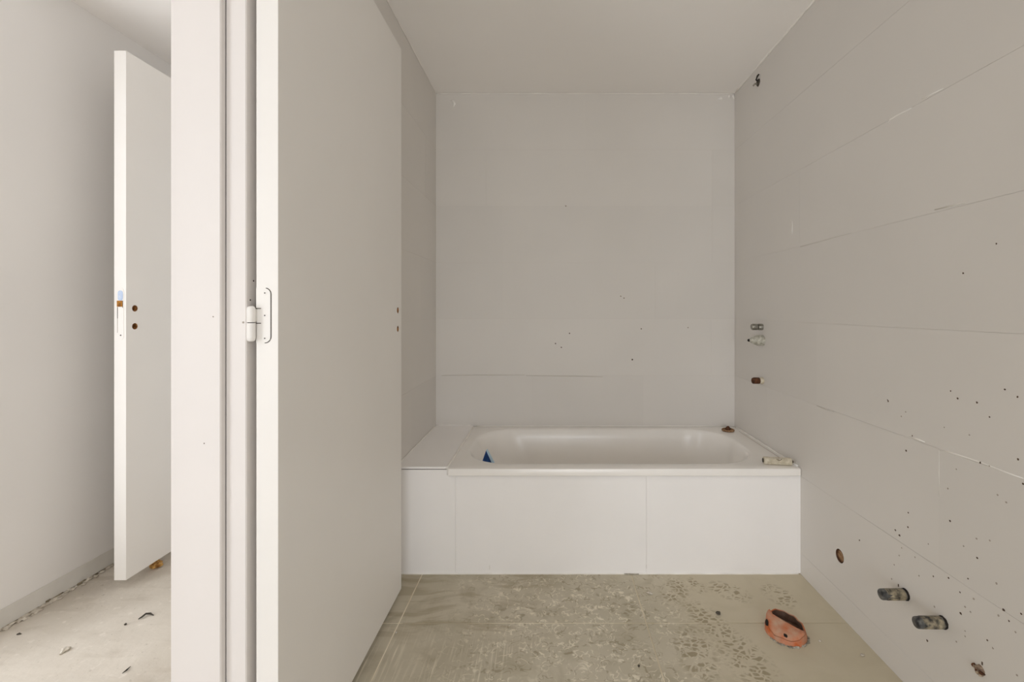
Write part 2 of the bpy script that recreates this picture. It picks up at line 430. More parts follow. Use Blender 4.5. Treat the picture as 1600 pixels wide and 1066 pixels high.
# --- wall tiles: long courses about 33 cm high, nearly flush, hairline joints
zc = [0.0, .0925, .4245, .757, 1.09, 1.42, 1.753, 2.08, CZ]
JW = .0007
tile_right = []
def courses(plane, a0, a1, cuts, wall, skip=lambda a, z: False):
    for k in range(len(zc)-1):
        c = [a0] + [v for v in cuts[k] if a0 < v < a1] + [a1]
        for a, b in zip(c, c[1:]):
            if skip((a+b)/2, (zc[k]+zc[k+1])/2): continue
            d = random.uniform(-.0003, .0002)
            e = JW/2
            bm = bmesh.new()
            if plane == 'back': add_box(bm, a+e, b-e, BY+d, BY+T, zc[k]+e, zc[k+1]-e, .0002)
            elif plane == 'right': add_box(bm, RX+d, RX+T, a+e, b-e, zc[k]+e, zc[k+1]-e, .0002)
            else: add_box(bm, LX-T, LX-d, a+e, b-e, zc[k]+e, zc[k+1]-e, .0002)
            o = obj('wall_tile', bm, M['tile'], wall)
            if plane == 'right': tile_right.append((a, b, zc[k], zc[k+1], o))
courses('back', LX, RX, [[.3], [.3], [-.10, .55], [.33, .95], [-.274, .62], [-.274, .954], [-.37, .954], [.214]], wall_back, lambda a, z: z < .40)
courses('right', REAR, BY, [[1.9, .9, -.1, -1.1], [1.6, .6, -.4, -1.4], [1.271, .27, -.73, 2.271], [1.85, .85, -.15, -1.15], [1.48, .48, -.52, -1.52],
        [1.455, .455, -.545, 1.98], [1.70, .70, -.30, -1.3], [2.1, 1.1, .1, -.9]], wall_right)
courses('left', 1.06, BY, [[1.9], [1.6], [2.2], [1.75], [2.35], [1.9], [2.45], [1.7]], wall_left)
courses('left', REAR, DY0-.06, [[-.9]]*8, wall_left)

# --- filler beads where walls meet the ceiling and each other
def bead(name, p0, p1, off, label, r=.0035, n=40, gaps=.0):
    p0 = Vector(p0); p1 = Vector(p1); pts = []; rr = []
    for i in range(n+1):
        t = i/n
        pts.append(p0.lerp(p1, t) + Vector(off)*random.uniform(.0, .6))
        rr.append(r*random.uniform(.45, 1.15))
    bm = bmesh.new(); add_tube(bm, pts, rr, 6)
    o = obj(name, bm, M['caulk'], smooth='all'); return tag(o, label, 'trim', 'structure')
bead('trim_1', (LX+.01, BY-.001, CZ-.002), (RX-.01, BY-.001, CZ-.002), (0, -.004, -.004), 'ragged filler bead along the top of the back wall')
bead('trim_2', (RX-.001, BY-.03, CZ-.001), (RX-.001, .6, CZ-.001), (-.005, 0, -.002), 'ragged filler bead between right wall and ceiling', .005)
bead('trim_3', (LX+.001, BY-.03, CZ-.001), (LX+.001, 1.2, CZ-.001), (.004, 0, -.002), 'thin filler bead between left wall and ceiling', .003)

# --- marks on the walls: specks of dirt, dabs of filler and painted highlights on tile joints
def dots(name, pts, plane, m, parent, r0=.0022, r1=.0036):
    bm = bmesh.new()
    for (px, py) in pts:
        c = on_x(px, py, RX) if plane == 'r' else on_y(px, py, BY)
        r = random.uniform(r0, r1)
        ax = (-1, 0, 0) if plane == 'r' else (0, -1, 0)
        add_lathe(bm, c + Vector(ax)*-.0005, ax, [(0, r), (.0011, r*.8), (.0017, r*.3)], 7, wob=lambda k, i: random.uniform(-.25, .35))
    o = obj(name, bm, m, parent); o['kind'] = 'stuff'; return o
rd = [(1360+x/3.81, 580+y/3.81) for x, y in ((103,172),(478,119),(520,163),(635,188),(710,274),(801,110),(876,153),(212,474),(880,525),(910,672),(225,843),(475,893),(148,946),(172,978),(223,930),(655,545),(250,385))]
rd += [(1240+x/4.44, 826+y/4.44) for x, y in ((707,13),(736,48),(457,82),(1076,343),(1210,348),(970,332),(1458,566),(1580,593),(1495,643),(1345,777),(1160,590),(1155,443),(1275,205),(928,779))]
rd += [(1557, 381), (1505, 427), (1388, 627)]
rf = [(1360+x/3.81, 580+y/3.81) for x, y in ((710,565),(462,700),(757,738),(810,782),(632,998),(712,1010),(345,1030),(555,1043),(590,380),(210,243),(512,585),(440,335),(185,270))]
rf += [(1240+x/4.44, 826+y/4.44) for x, y in ((1250,489),(1190,545),(1228,580),(1422,605),(1540,720),(1383,831),(1190,712),(1190,748),(1130,786),(1272,72),(1362,85),(1180,123),(733,188),(1408,382),(978,543),(750,135),(843,200),(870,328),(680,350),(698,252),(1550,1018))]
dots('dirt_speck', rd, 'r', M['speck'], wall_right)
dots('faint_speck', rf, 'r', M['faint'], wall_right, .002, .003)
dots('dirt_speck', [(868,537),(877,543),(890,521),(1002,514),(988,562)], 'b', M['speck'], wall_back, .004, .006)
dots('faint_speck', [(970,463),(884,322),(975,466),(1075,512)], 'b', M['faint'], wall_back, .004, .006)
def dab(pts, plane, r, m, parent, name='filler_highlight_dab'):
    bm = bmesh.new()
    P = [(on_x(x, y, RX-.0005) if plane == 'r' else on_y(x, y, BY-.0005)) for x, y in pts]
    add_tube(bm, P, [r*(.5 if i in (0, len(P)-1) else random.uniform(.8, 1.2)) for i in range(len(P))], 6)
    sc = Matrix.Scale(.25, 4, Vector((1,0,0)) if plane == 'r' else Vector((0,1,0)))
    c = Vector((RX, 0, 0)) if plane == 'r' else Vector((0, BY, 0))
    for v in bm.verts: v.co = c + sc @ (v.co - c)
    o = obj(name, bm, m, parent, smooth='all'); return o
dab([(704,157),(708,158),(710,162),(708,168)], 'b', .007, M['caulk'], wall_back)
dab([(1122,155),(1127,153),(1129,156)], 'b', .011, M['caulk'], wall_back)
dab([(1139,149),(1140,151),(1140,153)], 'b', .009, M['caulk'], wall_back)
dab([(1146,147),(1146,151),(1147,155)], 'b', .006, M['caulk'], wall_back)
dab([(1237.5,345),(1238,352),(1237.5,360),(1238,366)], 'r', .004, M['caulk'], wall_right)
dab([(1388,192),(1390,187),(1402,180),(1424,169)], 'r', .0025, M['caulk'], wall_right)  # bright highlight on the tile corner, painted as a white line
dab([(1440,155),(1452,149),(1474,138)], 'r', .0022, M['caulk'], wall_right)
dab([(1250,386),(1300,372),(1330,364)], 'r', .0018, M['hairline'], wall_right)
dab([(1460,328),(1480,323),(1507,317)], 'r', .0028, M['hairline'], wall_right)
dab([(1276,634),(1288,639),(1303,644)], 'r', .003, M['hairline'], wall_right)
dab([(1420,682),(1435,687),(1445,691)], 'r', .003, M['caulk'], wall_right)
dab([(1467,702),(1490,709),(1530,722),(1570,738),(1599,748)], 'r', .0024, M['caulk'], wall_right)  # white highlight of the tile joint, put in as colour
dab([(1467,703),(1467,740),(1467,775)], 'r', .0018, M['caulk'], wall_right)
dab([(690,587),(760,586),(820,586)], 'b', .003, M['hairline'], wall_back)
dab([(822,587),(900,588),(942,589)], 'b', .003, M['hairline'], wall_back)

# ------------------------------------------------------------------ door frame of the bathroom doorway (steel profile with rebate)
FY, RY = .965, .980       # face of the stop, bottom of the rebate
def jamb_profile():
    # plan outline (x, y) of the far jamb, hallway side to bathroom side
    return [(-.803, .965), (-.6965, .965), (-.6965, RY), (-.652, RY), (-.652, 1.062), (LX-T, 1.062), (LX-T, DY1), (WX, DY1), (WX, 1.04), (-.803, 1.04)]
def prism(bm, pts, z0, z1):
    lo = [bm.verts.new((x, y, z0)) for x, y in pts]; hi = [bm.verts.new((x, y, z1)) for x, y in pts]
    n = len(pts); bm.faces.new(lo[::-1]); bm.faces.new(hi)
    for i in range(n): bm.faces.new((lo[i], lo[(i+1) % n], hi[(i+1) % n], hi[i]))
fr = empty('trim_4', (-.72, .98, 0))
tag(fr, 'white rebated door frame post beside the open bathroom door', 'door frame', 'structure')
bm = bmesh.new(); prism(bm, jamb_profile(), 0, 2.30)
vert = [e for e in bm.edges if abs(e.verts[0].co.z - e.verts[1].co.z) > 1]
bmesh.ops.bevel(bm, geom=vert, offset=.0016, segments=2, affect='EDGES')
o = obj('jamb', bm, M['jamb'], fr, smooth=True)
bm = bmesh.new(); mir = lambda y: (DY0+DY1) - y
prism(bm, [(x, mir(y)) for x, y in jamb_profile()], 0, 2.30); obj('jamb', bm, M['jamb'], fr)
bm = bmesh.new(); add_box(bm, -.803, -.652, mir(.965)+.0, .965, 2.215, 2.30); obj('head', bm, M['jamb'], fr)
bm = bmesh.new(); add_box(bm, -.6964, -.6948, RY-.0016, RY-.0002, 0, 2.21, .0003); obj('rubber_seal', bm, M['seal'], fr)
for px, py in ((396, 439), (391, 469)):
    Y = .652*F/(VX-px); p = Vector((-.652, Y, EYE+(VY-py)*Y/F))
    bm = bmesh.new(); add_lathe(bm, p-Vector((.001,0,0)), (1,0,0), [(0, .0022), (.0016, .0018)], 10); obj('screw_hole', bm, M['screw'], fr)
for px, py, y, r in ((319, 693, .965, .0016), (333, 495, .965, .002), (380, 504, RY, .003)):
    p = on_y(px, py, y)
    bm = bmesh.new(); add_lathe(bm, p+Vector((0,.001,0)), (0,-1,0), [(0, r), (.0015, r*.7)], 8); obj('paint_nick', bm, M['speck'] if py == 693 else M['faint'], fr)

# ------------------------------------------------------------------ the bathroom door, folded back against the left wall
DX0, DX1, DYN, DYF, DZ0, DZ1 = -.640, -.592, .994, 1.824, .027, 2.190
door = box('door_1', DX0, DX1, DYN, DYF, DZ0, DZ1, M['white'], bevel=.0012, seg=2)
tag(door, 'white flush bathroom door swung open against the left wall', 'door', 'structure')
def drill_x(o, pts, X0, X1, r):
    for p in pts:
        bm = bmesh.new(); add_lathe(bm, (X0, p[0], p[1]), (1,0,0), [(0, r), (X1-X0, r)], 20); cut(o, bm)
hz = [(1.783, EYE + (VY-485)*1.783/F), (1.783, EYE + (VY-514)*1.783/F)]
drill_x(door, hz, DX1-.022, DX1+.02, .0125)
def hole_lining(p, x0, x1, r, parent):
    bm = bmesh.new()
    add_lathe(bm, (x0+.0005, p[0], p[1]), (1,0,0), [(0, r-.0003), (x1-x0-.002, r-.0003), (x1-x0-.002, r-.0012), (.002, r-.0012)], 20, cap=False)
    add_lathe(bm, (x0+.0005, p[0], p[1]), (1,0,0), [(0, r-.0006), (.0008, r-.0006)], 20)
    return obj('handle_hole', bm, M['chip'], parent)
for p in hz: hole_lining(p, DX1-.022, DX1, .0125, door)

def hinge(zc_):
    """hinge plate let into the door edge (with groove and screws) and two-piece knuckle"""
    z0, z1 = zc_-.0615, zc_+.0585
    y = DYN
    xl, xr = DX0+.0005, -.6085
    bm = bmesh.new(); r = .0135; pts = [(xl, z0)]
    for k in range(9):
        a = -math.pi/2 + k*math.pi/16; pts.append((xr-r+r*math.cos(a), z0+r+r*math.sin(a)))
    for k in range(9):
        a = k*math.pi/16; pts.append((xr-r+r*math.cos(a), z1-r+r*math.sin(a)))
    pts.append((xl, z1))
    lo = [bm.verts.new((a, y+.0005, b)) for a, b in pts]; hi = [bm.verts.new((a, y-.0006, b)) for a, b in pts]
    n = len(pts); bm.faces.new(lo); bm.faces.new(hi[::-1])
    for i in range(n): bm.faces.new((lo[i], lo[(i+1) % n], hi[(i+1) % n], hi[i]))
    pl = obj('hinge', bm, M['white'], door)
    # dark joint around the plate
    bm = bmesh.new(); g = [Vector((a, y-.0002, b)) for a, b in pts[1:-2]]
    g = [p + Vector((.0012, 0, 0)) for p in g]
    add_tube(bm, g, .0010, 6); obj('plate_joint', bm, M['groove'], pl)
    for zz in (zc_+.0138, zc_-.0185):
        bm = bmesh.new(); add_box(bm, DX0-.001, DX0+.011, y-.0012, y+.0002, zz-.0009, zz+.0009); obj('plate_slot', bm, M['groove'], pl)
    for zz in (zc_+.0475, zc_-.0015, zc_-.0515):
        bm = bmesh.new(); add_lathe(bm, (-.6205, y-.0004, zz), (0,-1,0), [(0, .0042), (.0007, .0038)], 16); s = obj('screw_head', bm, M['white'], pl)
        bm = bmesh.new(); add_lathe(bm, (-.6205, y-.0009, zz), (0,-1,0), [(0, .0017), (.0006, .0015)], 6); obj('screw', bm, M['screw'], pl)
    kx, ky, kr = -.6440, .9835, .0086
    kb, km, kt = zc_-.0572, zc_-.0172, zc_+.0180
    up = [(0, kr*.92), (.001, kr), (kt-km-.008, kr), (kt-km-.0045, kr*.94), (kt-km-.0015, kr*.72), (kt-km, kr*.4)]
    bm = bmesh.new(); add_lathe(bm, (kx, ky, km+.0012), (0,0,1), up, 24); obj('knuckle', bm, M['white'], pl, smooth=True)
    dn = [(0, kr*.92), (.001, kr), (km-kb-.0085, kr), (km-kb-.0083, kr*.96), (km-kb-.0078, kr*.96), (km-kb-.0075, kr), (km-kb-.004, kr*.93), (km-kb-.0012, kr*.7), (km-kb, kr*.4)]
    bm = bmesh.new(); add_lathe(bm, (kx, ky, km-.0004), (0,0,-1), dn, 24); obj('knuckle', bm, M['white'], pl, smooth=True)
    bm = bmesh.new(); add_lathe(bm, (kx, ky, km-.0006), (0,0,1), [(0, kr*.8), (.002, kr*.8)], 20); obj('knuckle_pin', bm, M['screw'], pl)
    bm = bmesh.new(); add_box(bm, kx, DX0+.002, ky+.001, y+.0002, km+.003, kt-.006); obj('knuckle_leaf', bm, M['white'], pl)
for z in (.22, on_y(412, 492, DYN).z, 2.0): hinge(z)

# ------------------------------------------------------------------ the hallway door
EX0, EX1, EYN, EYF, EZ0, EZ1 = -1.769, -1.720, 1.85, 2.68, .044, 2.199
door2 = box('door_2', EX0, EX1, EYN, EYF, EZ0, EZ1, M['white'], bevel=.0012, seg=2)
tag(door2, 'white flush hallway door standing open, lock edge towards the viewer', 'door', 'structure')
hz2 = [(1.890, EYE + (VY-482)*1.89/F), (1.890, EYE + (VY-510)*1.89/F)]
drill_x(door2, hz2, EX1-.022, EX1+.02, .0135)
for p in hz2: hole_lining(p, EX1-.022, EX1, .0135, door2)
# lock plate on the edge: rounded white plate, blue-grey film, ochre mortise, screw
zt, zb = EYE+(VY-450)*EYN/F, EYE+(VY-531)*EYN/F
xc = (189-VX)*EYN/F; hw = .0125
def pill(x, hw, z0, z1, y0, y1, n=8):
    bm = bmesh.new(); pts = []
    for k in range(n+1):
        a = k*math.pi/n; pts.append((x+hw*math.cos(a), z1-hw+hw*math.sin(a)))
    for k in range(n+1):
        a = math.pi + k*math.pi/n; pts.append((x+hw*math.cos(a), z0+hw+hw*math.sin(a)))
    lo = [bm.verts.new((a, y1, b)) for a, b in pts]; hi = [bm.verts.new((a, y0, b)) for a, b in pts]
    m = len(pts); bm.faces.new(lo); bm.faces.new(hi[::-1])
    for i in range(m): bm.faces.new((lo[i], lo[(i+1) % m], hi[(i+1) % m], hi[i]))
    return bm
lp = obj('lock_plate', pill(xc, hw, zb, zt, EYN-.0012, EYN+.0005), M['white'], door2)
zz = lambda py: EYE + (VY-py)*EYN/F
obj('film', pill(xc-.001, .010, zz(470), zz(454), EYN-.0022, EYN-.0010), M['bluegrey'], lp)['label'] = 'blue-grey plastic film on the lock plate'
o = box('mortise', xc-.0145, xc+.008, EYN-.0026, EYN-.0010, zz(479.5), zz(470), M['ochre'], lp); o['label'] = 'ochre latch opening'
box('mortise_edge', xc-.0135, xc-.0118, EYN-.002, EYN-.0005, zz(498), zz(480), M['groove'], lp)
box('mortise_edge', xc-.0132, xc-.0122, EYN-.002, EYN-.0005, zz(520), zz(498.5), M['faint'], lp)
box('mortise_edge', xc+.0078, xc+.0092, EYN-.0022, EYN-.0010, zz(481), zz(470), M['groove'], lp)
bm = bmesh.new(); add_lathe(bm, (xc, EYN-.001, zz(524)), (0,-1,0), [(0, .003), (.001, .0026)], 10); obj('screw', bm, M['screw'], lp)

# ------------------------------------------------------------------ hallway wall foot
sk = box('baseboard_left', HX, HX+.003, HREAR, EYF, .006, .073, M['skirt'])
tag(sk, 'greyer bare strip along the foot of the hallway wall', 'baseboard', 'structure')
bm = bmesh.new(); y = 1.2
while y < 2.5:
    l = random.uniform(.012, .05); h = random.uniform(-.002, .005)*(1.8 if 1.64 < y < 1.78 else 1)
    add_box(bm, HX+.001, HX+.004+random.uniform(.001, .006), y, y+l, -.001, .004+h); y += l*random.uniform(.9, 1.3)
o = obj('ragged_gap', bm, M['tornedge'], sk); o['kind'] = 'stuff'
bm = bmesh.new()
for i in range(150):
    y = random.choice((random.uniform(1.3, 2.4), random.gauss(1.72, .08)))
    s = random.uniform(.003, .010)
    c = Vector((HX+.004+abs(random.gauss(0, .009)), y, s*.4))
    r = bmesh.ops.create_icosphere(bm, subdivisions=1, radius=s)
    for v in r['verts']: v.co = c + Vector((v.co.x, v.co.y*random.uniform(1, 2.2), v.co.z*.6))*random.uniform(.7, 1.2)
o = obj('plaster_crumb', bm, M['scrapl'], sk); o['kind'] = 'stuff'

# ------------------------------------------------------------------ bath surround: panel and ledge
bp = empty('bath_surround', (.2, PY+.01, 0))
tag(bp, 'white panel closing the front of the bathtub down to the floor', 'bath panel')
PT = .4275
def slab(x0, x1, z0, z1, name='panel_tile'): return box(name, x0+.0003, x1-.0003, PY, PY+.02, z0, z1, M['panel'], bp, bevel=.0003)
slab(LX, -.405, .003, LEDGE-.0135); slab(-.405, .421, .003, PT); slab(.421, RX, .003, PT)
box('panel_core', LX+.002, RX-.002, PY+.0205, PY+.045, .001, PT-.004, M['joint'], bp)
bm = bmesh.new()
pts = []; rr = []
for i in range(60):
    pts.append((LX+.01 + i*(RX-LX-.02)/59, PY-.001, .0015)); rr.append(random.uniform(.0025, .0042))
add_tube(bm, pts, rr, 6); o = obj('sealant_bead', bm, M['caulk'], bp, smooth='all')
bm = bmesh.new(); add_box(bm, .325, .388, PY-.0055, PY-.001, .001, .0040); o = obj('seal_gap', bm, M['mortar'], bp); o['label'] = 'dark break in the floor sealant'
for px, py, h in ((765, 886, .012), (1010, 885, .010)):
    p = on_y(px, py, PY); bm = bmesh.new(); add_box(bm, p.x-.0007, p.x+.0007, PY-.0004, PY+.001, p.z-h, p.z+h*.6); obj('scuff_mark', bm, M['hairline'], bp)
# slivers seen where ledge, rim and panel meet
ld = empty('bath_ledge', (-.55, 2.3, 0))
tag(ld, 'pale tiled ledge between the bathtub and the left wall', 'ledge')
box('ledge_body', LX+.002, -.447, PY+.046, BY-.001, 0.001, LEDGE-.012, M['joint'], ld)
box('ledge_tile', LX+.001, -.4445, PY-.004, BY-.001, LEDGE-.0095, LEDGE, M['panel'], ld, bevel=.0012)
box('shadow_gap', LX+.001, -.447, PY+.003, PY+.045, LEDGE-.0125, LEDGE-.0095, M['black'], ld)  # black strip puts the shade under the ledge tile into colour
bm = bmesh.new()
add_tube(bm, [(LX+.003, PY+.005+i*.0345, LEDGE+.001) for i in range(20)], [random.uniform(.002, .0042) for i in range(20)], 6)
add_tube(bm, [(LX+.004+i*.02, BY-.002, LEDGE+.0005) for i in range(11)], [random.uniform(.002, .004) for i in range(11)], 6)
obj('sealant_bead', bm, M['caulk'], ld, smooth='all')

# ------------------------------------------------------------------ bathtub
tub = empty('bathtub', (.33, 2.31, RIM-.45))
tag(tub, 'built-in white enamel bathtub with a flat rim under the back wall', 'bathtub')
TX0, TX1, TY0, TY1 = -.441, RX-.001, PY-.014, BY-.001
IX0, IX1, IY0, IY1 = -.385, .968, 2.028, 2.603      # opening in the rim
def rrect(x0, x1, y0, y1, r, N=28, rl=None):
    """rounded rectangle; the left corners may have their own radius"""
    out = []
    rl = rl or r
    for (cx, cy, a0, rad) in ((x1-r, y1-r, 0, r), (x0+rl, y1-rl, 90, rl), (x0+rl, y0+rl, 180, rl), (x1-r, y0+r, 270, r)):
        for k in range(N):
            a = math.radians(a0 + 90*k/(N-1)); out.append(Vector((cx+rad*math.cos(a), cy+rad*math.sin(a), 0)))
    return out
bm = bmesh.new()
loops = []
def L_(pts, z): loops.append([bm.verts.new((p.x, p.y, z)) for p in pts])
o_ = lambda d: rrect(TX0+d, TX1-d, TY0+d, TY1-d, .012)
L_(o_(.004), RIM-.033); L_(o_(0), RIM-.030); L_(o_(0), RIM-.006); L_(o_(.0018), RIM-.0018); L_(o_(.006), RIM)
def in_(dl, dr, dn, df, r, rl): return rrect(IX0+dl, IX1-dr, IY0+dn, IY1-df, r, rl=rl)
L_(in_(-.012, -.012, -.012, -.012, .232, .215), RIM-.0002)
L_(in_(-.004, -.004, -.004, -.004, .226, .208), RIM-.0018)
L_(in_(.002, .001, .001, .001, .222, .204), RIM-.006)
L_(in_(.010, .006, .005, .006, .218, .20), RIM-.016)
L_(in_(.030, .013, .010, .013, .212, .195), RIM-.05)
L_(in_(.10, .030, .022, .030, .20, .185), RIM-.16)
L_(in_(.18, .055, .040, .055, .18, .17), RIM-.29)
L_(in_(.24, .085, .06, .085, .16, .15), RIM-.36)
L_(in_(.32, .14, .12, .14, .12, .11), RIM-.392)
L_(in_(.45, .30, .22, .22, .06, .06), RIM-.402)
n = len(loops[0])
for a, b in zip(loops, loops[1:]):
    for i in range(n): bm.faces.new((a[i], a[(i+1) % n], b[(i+1) % n], b[i]))
bm.faces.new(loops[-1])
basin = obj('basin', bm, M['enamel'], tub, smooth=True)
# small white boss and dark bolt hole high on the far side
def in_wall(px, py, Y): return on_y(px, py, Y)
p = in_wall(1102, 684, 2.593)
bm = bmesh.new(); add_lathe(bm, p+Vector((0, .006, 0)), (0,-1,.15), [(0, .0105), (.006, .0105), (.009, .007)], 16); o = obj('white_boss', bm, M['white'], tub, smooth=True); o['label'] = 'small white boss'
p = in_wall(1123.5, 685, 2.585)
bm = bmesh.new(); add_lathe(bm, p+Vector((0, .008, 0)), (0,-1,.15), [(0, .006), (.009, .005)], 12); o = obj('overflow_hole', bm, M['black'], tub); o['label'] = 'tiny dark hole'
bm = bmesh.new(); add_lathe(bm, (.70, 2.32, RIM-.402), (0,0,1), [(0, .03), (.002, .03), (.003, .026), (.001, .018)], 24); obj('drain', bm, M['chrome'], tub, smooth=True)
# sealant strip along the right wall and the back wall
bm = bmesh.new()
add_tube(bm, [(RX-.005, TY0+.03+i*.034, RIM+.001) for i in range(20)], [random.uniform(.004, .006) for i in range(20)], 6)
add_tube(bm, [(-.4405, PY-.012+i*.0355, RIM+.0012) for i in range(20)], [random.uniform(.0045, .0062) for i in range(20)], 8)
add_tube(bm, [(TX0+.02+i*.05, BY-.003, RIM+.001) for i in range(30)], [random.uniform(.002, .0035) for i in range(30)], 6)
obj('sealant_bead', bm, M['caulk'], tub, smooth='all')
bm = bmesh.new(); add_tube(bm, [(RX-.024, TY0+.10+i*.045, RIM+.0002) for i in range(12)], .0012, 5); obj('sealant_edge', bm, M['faint'], tub)

# --- things lying on and in the bath
# blue triangular offcut at the left end of the basin
b0 = on_y(751.5, 727, 2.24); b1 = on_y(769, 725, 2.24); b2 = on_y(759.5, 704, 2.24)
bm = bmesh.new()
# sits on the sloping end; extruded prism leaning on it
ext = Vector((.004, .012, .0))
fr_ = [bm.verts.new(p) for p in (b0, b1, b2)]; bk = [bm.verts.new(p+ext) for p in (b0, b1, b2)]
bm.faces.new(fr_); bm.faces.new(bk[::-1])
for i in range(3): bm.faces.new((fr_[i], fr_[(i+1) % 3], bk[(i+1) % 3], bk[i]))
bt = obj('blue_offcut', bm, M['blue'])
tag(bt, 'small blue triangular offcut standing in the left end of the bathtub', 'offcut')
bm = bmesh.new()
e0 = b1 + Vector((0, -.001, 0)); e1 = b2 + Vector((0, -.001, 0)); wv_ = Vector((.009, 0, .004))
q = [bm.verts.new(p) for p in (e0, e0+wv_, e1+Vector((.003, 0, .004)), e1)]
q2 = [bm.verts.new(v.co + Vector((.002, .012, 0))) for v in q]
bm.faces.new(q); bm.faces.new(q2[::-1])
for i in range(4): bm.faces.new((q[i], q[(i+1) % 4], q2[(i+1) % 4], q2[i]))
o = obj('pale_edge', bm, M['paleblue'], bt); o['label'] = 'pale blue cut edge'

# rusty round cap in the back right corner of the rim
p = on_z(1137.5, 673.5, RIM)
cp = empty('rusty_fitting', p)
tag(cp, 'round rust-brown plug lying on the rim in the back right corner', 'plug')
bm = bmesh.new(); add_lathe(bm, p, (0,0,1), [(0, .030), (.003, .034), (.009, .034), (.011, .030), (.009, .026), (.006, .024)], 28, wob=lambda k, i: random.uniform(-.02, .02)); obj('flange', bm, M['mouthcap'], cp, smooth=True)
bm = bmesh.new(); add_lathe(bm, p+Vector((.001, .004, .006)), (.1,0,1), [(0, .014), (.010, .013), (.014, .010), (.020, .004)], 14, wob=lambda k, i: random.uniform(-.12, .12)); obj('knob', bm, M['rust'], cp, smooth=True)

# chipped off-white tube lying on the front right of the rim
r = .0165
pl_ = Vector((.949, 2.016, RIM+r)); pr_ = Vector((1.062, 1.996, RIM+r))
d = (pr_-pl_); L = d.length
rt = empty('plastic_tube', (pl_+pr_)/2 - Vector((0,0,r)))
tag(rt, 'short chipped off-white tube lying on the front right of the bath rim', 'tube')
bm = bmesh.new()
wob = lambda k, i: random.uniform(-.05, .05) if k in (0, 5) else 0
add_lathe(bm, pl_, d, [(0, r*.9), (.004, r), (.03, r*.99), (L*.7, r), (L-.006, r), (L, r*.93), (L-.002, r*.68), (L-.02, r*.66)], 22, wob=wob); obj('sleeve', bm, M['offwhite'], rt, smooth=True)
bm = bmesh.new(); add_lathe(bm, pr_-d.normalized()*.008, d, [(0, r*.6), (.010, r*.45), (.016, r*.3)], 10); obj('core', bm, M['scrapd'], rt)
bm = bmesh.new(); add_lathe(bm, pl_-d.normalized()*.001, d, [(-.002, r*.55), (.002, r*.6)], 10); obj('core', bm, M['scrapd'], rt)
bm = bmesh.new()
mp = [pl_ + d*t + Vector((0, -r*math.cos(a), r*math.sin(a))) for t, a in ((.42, .75), (.47, .55), (.55, .50), (.60, .75), (.63, .85))]
add_tube(bm, mp, [.0008, .0014, .0012, .0014, .0008], 6); obj('scratch', bm, M['speck'], rt)
bm = bmesh.new()
mp = [pl_ + d*t + Vector((0, -r*math.cos(a)*1.0, r*math.sin(a)*1.0)) for t, a in ((.16, 1.0), (.30, 1.08), (.5, 1.05), (.72, 1.1))]
add_tube(bm, mp, [.0008, .0012, .0010, .0008], 6); obj('scratch', bm, M['faint'], rt)

# ------------------------------------------------------------------ pipe stubs and holes in the right wall
def wallpt(px, py): return on_x(px, py, RX)
def stub(name, px, py, parts, label, cat):
    p = wallpt(px, py); e = empty(name, p); tag(e, label, cat)
    for nm, m, prof, n, wob in parts:
        bm = bmesh.new(); add_lathe(bm, p, (-1, 0, 0), prof, n, wob=wob); obj(nm, bm, m, e, smooth=True)
    return e, p
rw = lambda a: (lambda k, i: random.uniform(-a, a))
stub('tap_connection', 1191, 511, [('collar', M['chrome'], [(-.001, .0165), (.020, .0165), (.0225, .0145)], 24, None),
     ('spacer', M['black'], [(.0222, .0135), (.027, .0135)], 20, None),
     ('cap', M['chrome'], [(.0255, .0145), (.028, .0160), (.050, .0160), (.055, .0135), (.057, .008)], 24, None)],
     'short dull chrome pipe end on the right wall, highest of the three above the bath', 'pipe stub')
stub('plug_cone', 1192, 532, [('cone', M['clear'], [(-.001, .027), (.006, .026), (.012, .0275), (.030, .0265), (.046, .021), (.060, .013), (.070, .007)], 20, rw(.05)),
     ('tip', M['black'], [(.069, .0072), (.075, .0065), (.078, .003)], 12, None)],
     'cloudy plastic cone plugging a pipe on the right wall below the chrome end', 'plug')
stub('rusty_plug', 1192, 595, [('ring', M['offwhite'], [(-.001, .016), (.006, .0175), (.012, .0165), (.020, .012)], 20, rw(.06)),
     ('plug_head', M['rust'], [(.018, .0155), (.021, .0165), (.046, .0165), (.053, .0145), (.056, .009)], 8, rw(.04))],
     'rusty brown threaded plug on the right wall just above the bath', 'plug')

# upper cable hole
p = wallpt(1185, 129)
cb = empty('cable_end', p); tag(cb, 'dark cable end poking out high on the right wall', 'cable')
bm = bmesh.new(); add_lathe(bm, p, (-1,0,0), [(-.001, .020), (.004, .019), (.007, .012)], 12, wob=rw(.2)); obj('grommet', bm, M['scrapd'], cb)
bm = bmesh.new(); add_tube(bm, [p+Vector(v) for v in ((0,0,.004), (-.012,0,.014), (-.010,-.01,.028), (-.004,-.014,.036))], .0042, 8); obj('wire', bm, M['black'], cb, smooth=True)
bm = bmesh.new(); add_tube(bm, [p+Vector(v) for v in ((0,.004,-.004), (-.018,.002,-.006), (-.026,0,-.016))], .0045, 8); obj('wire', bm, M['mortar'], cb, smooth=True)

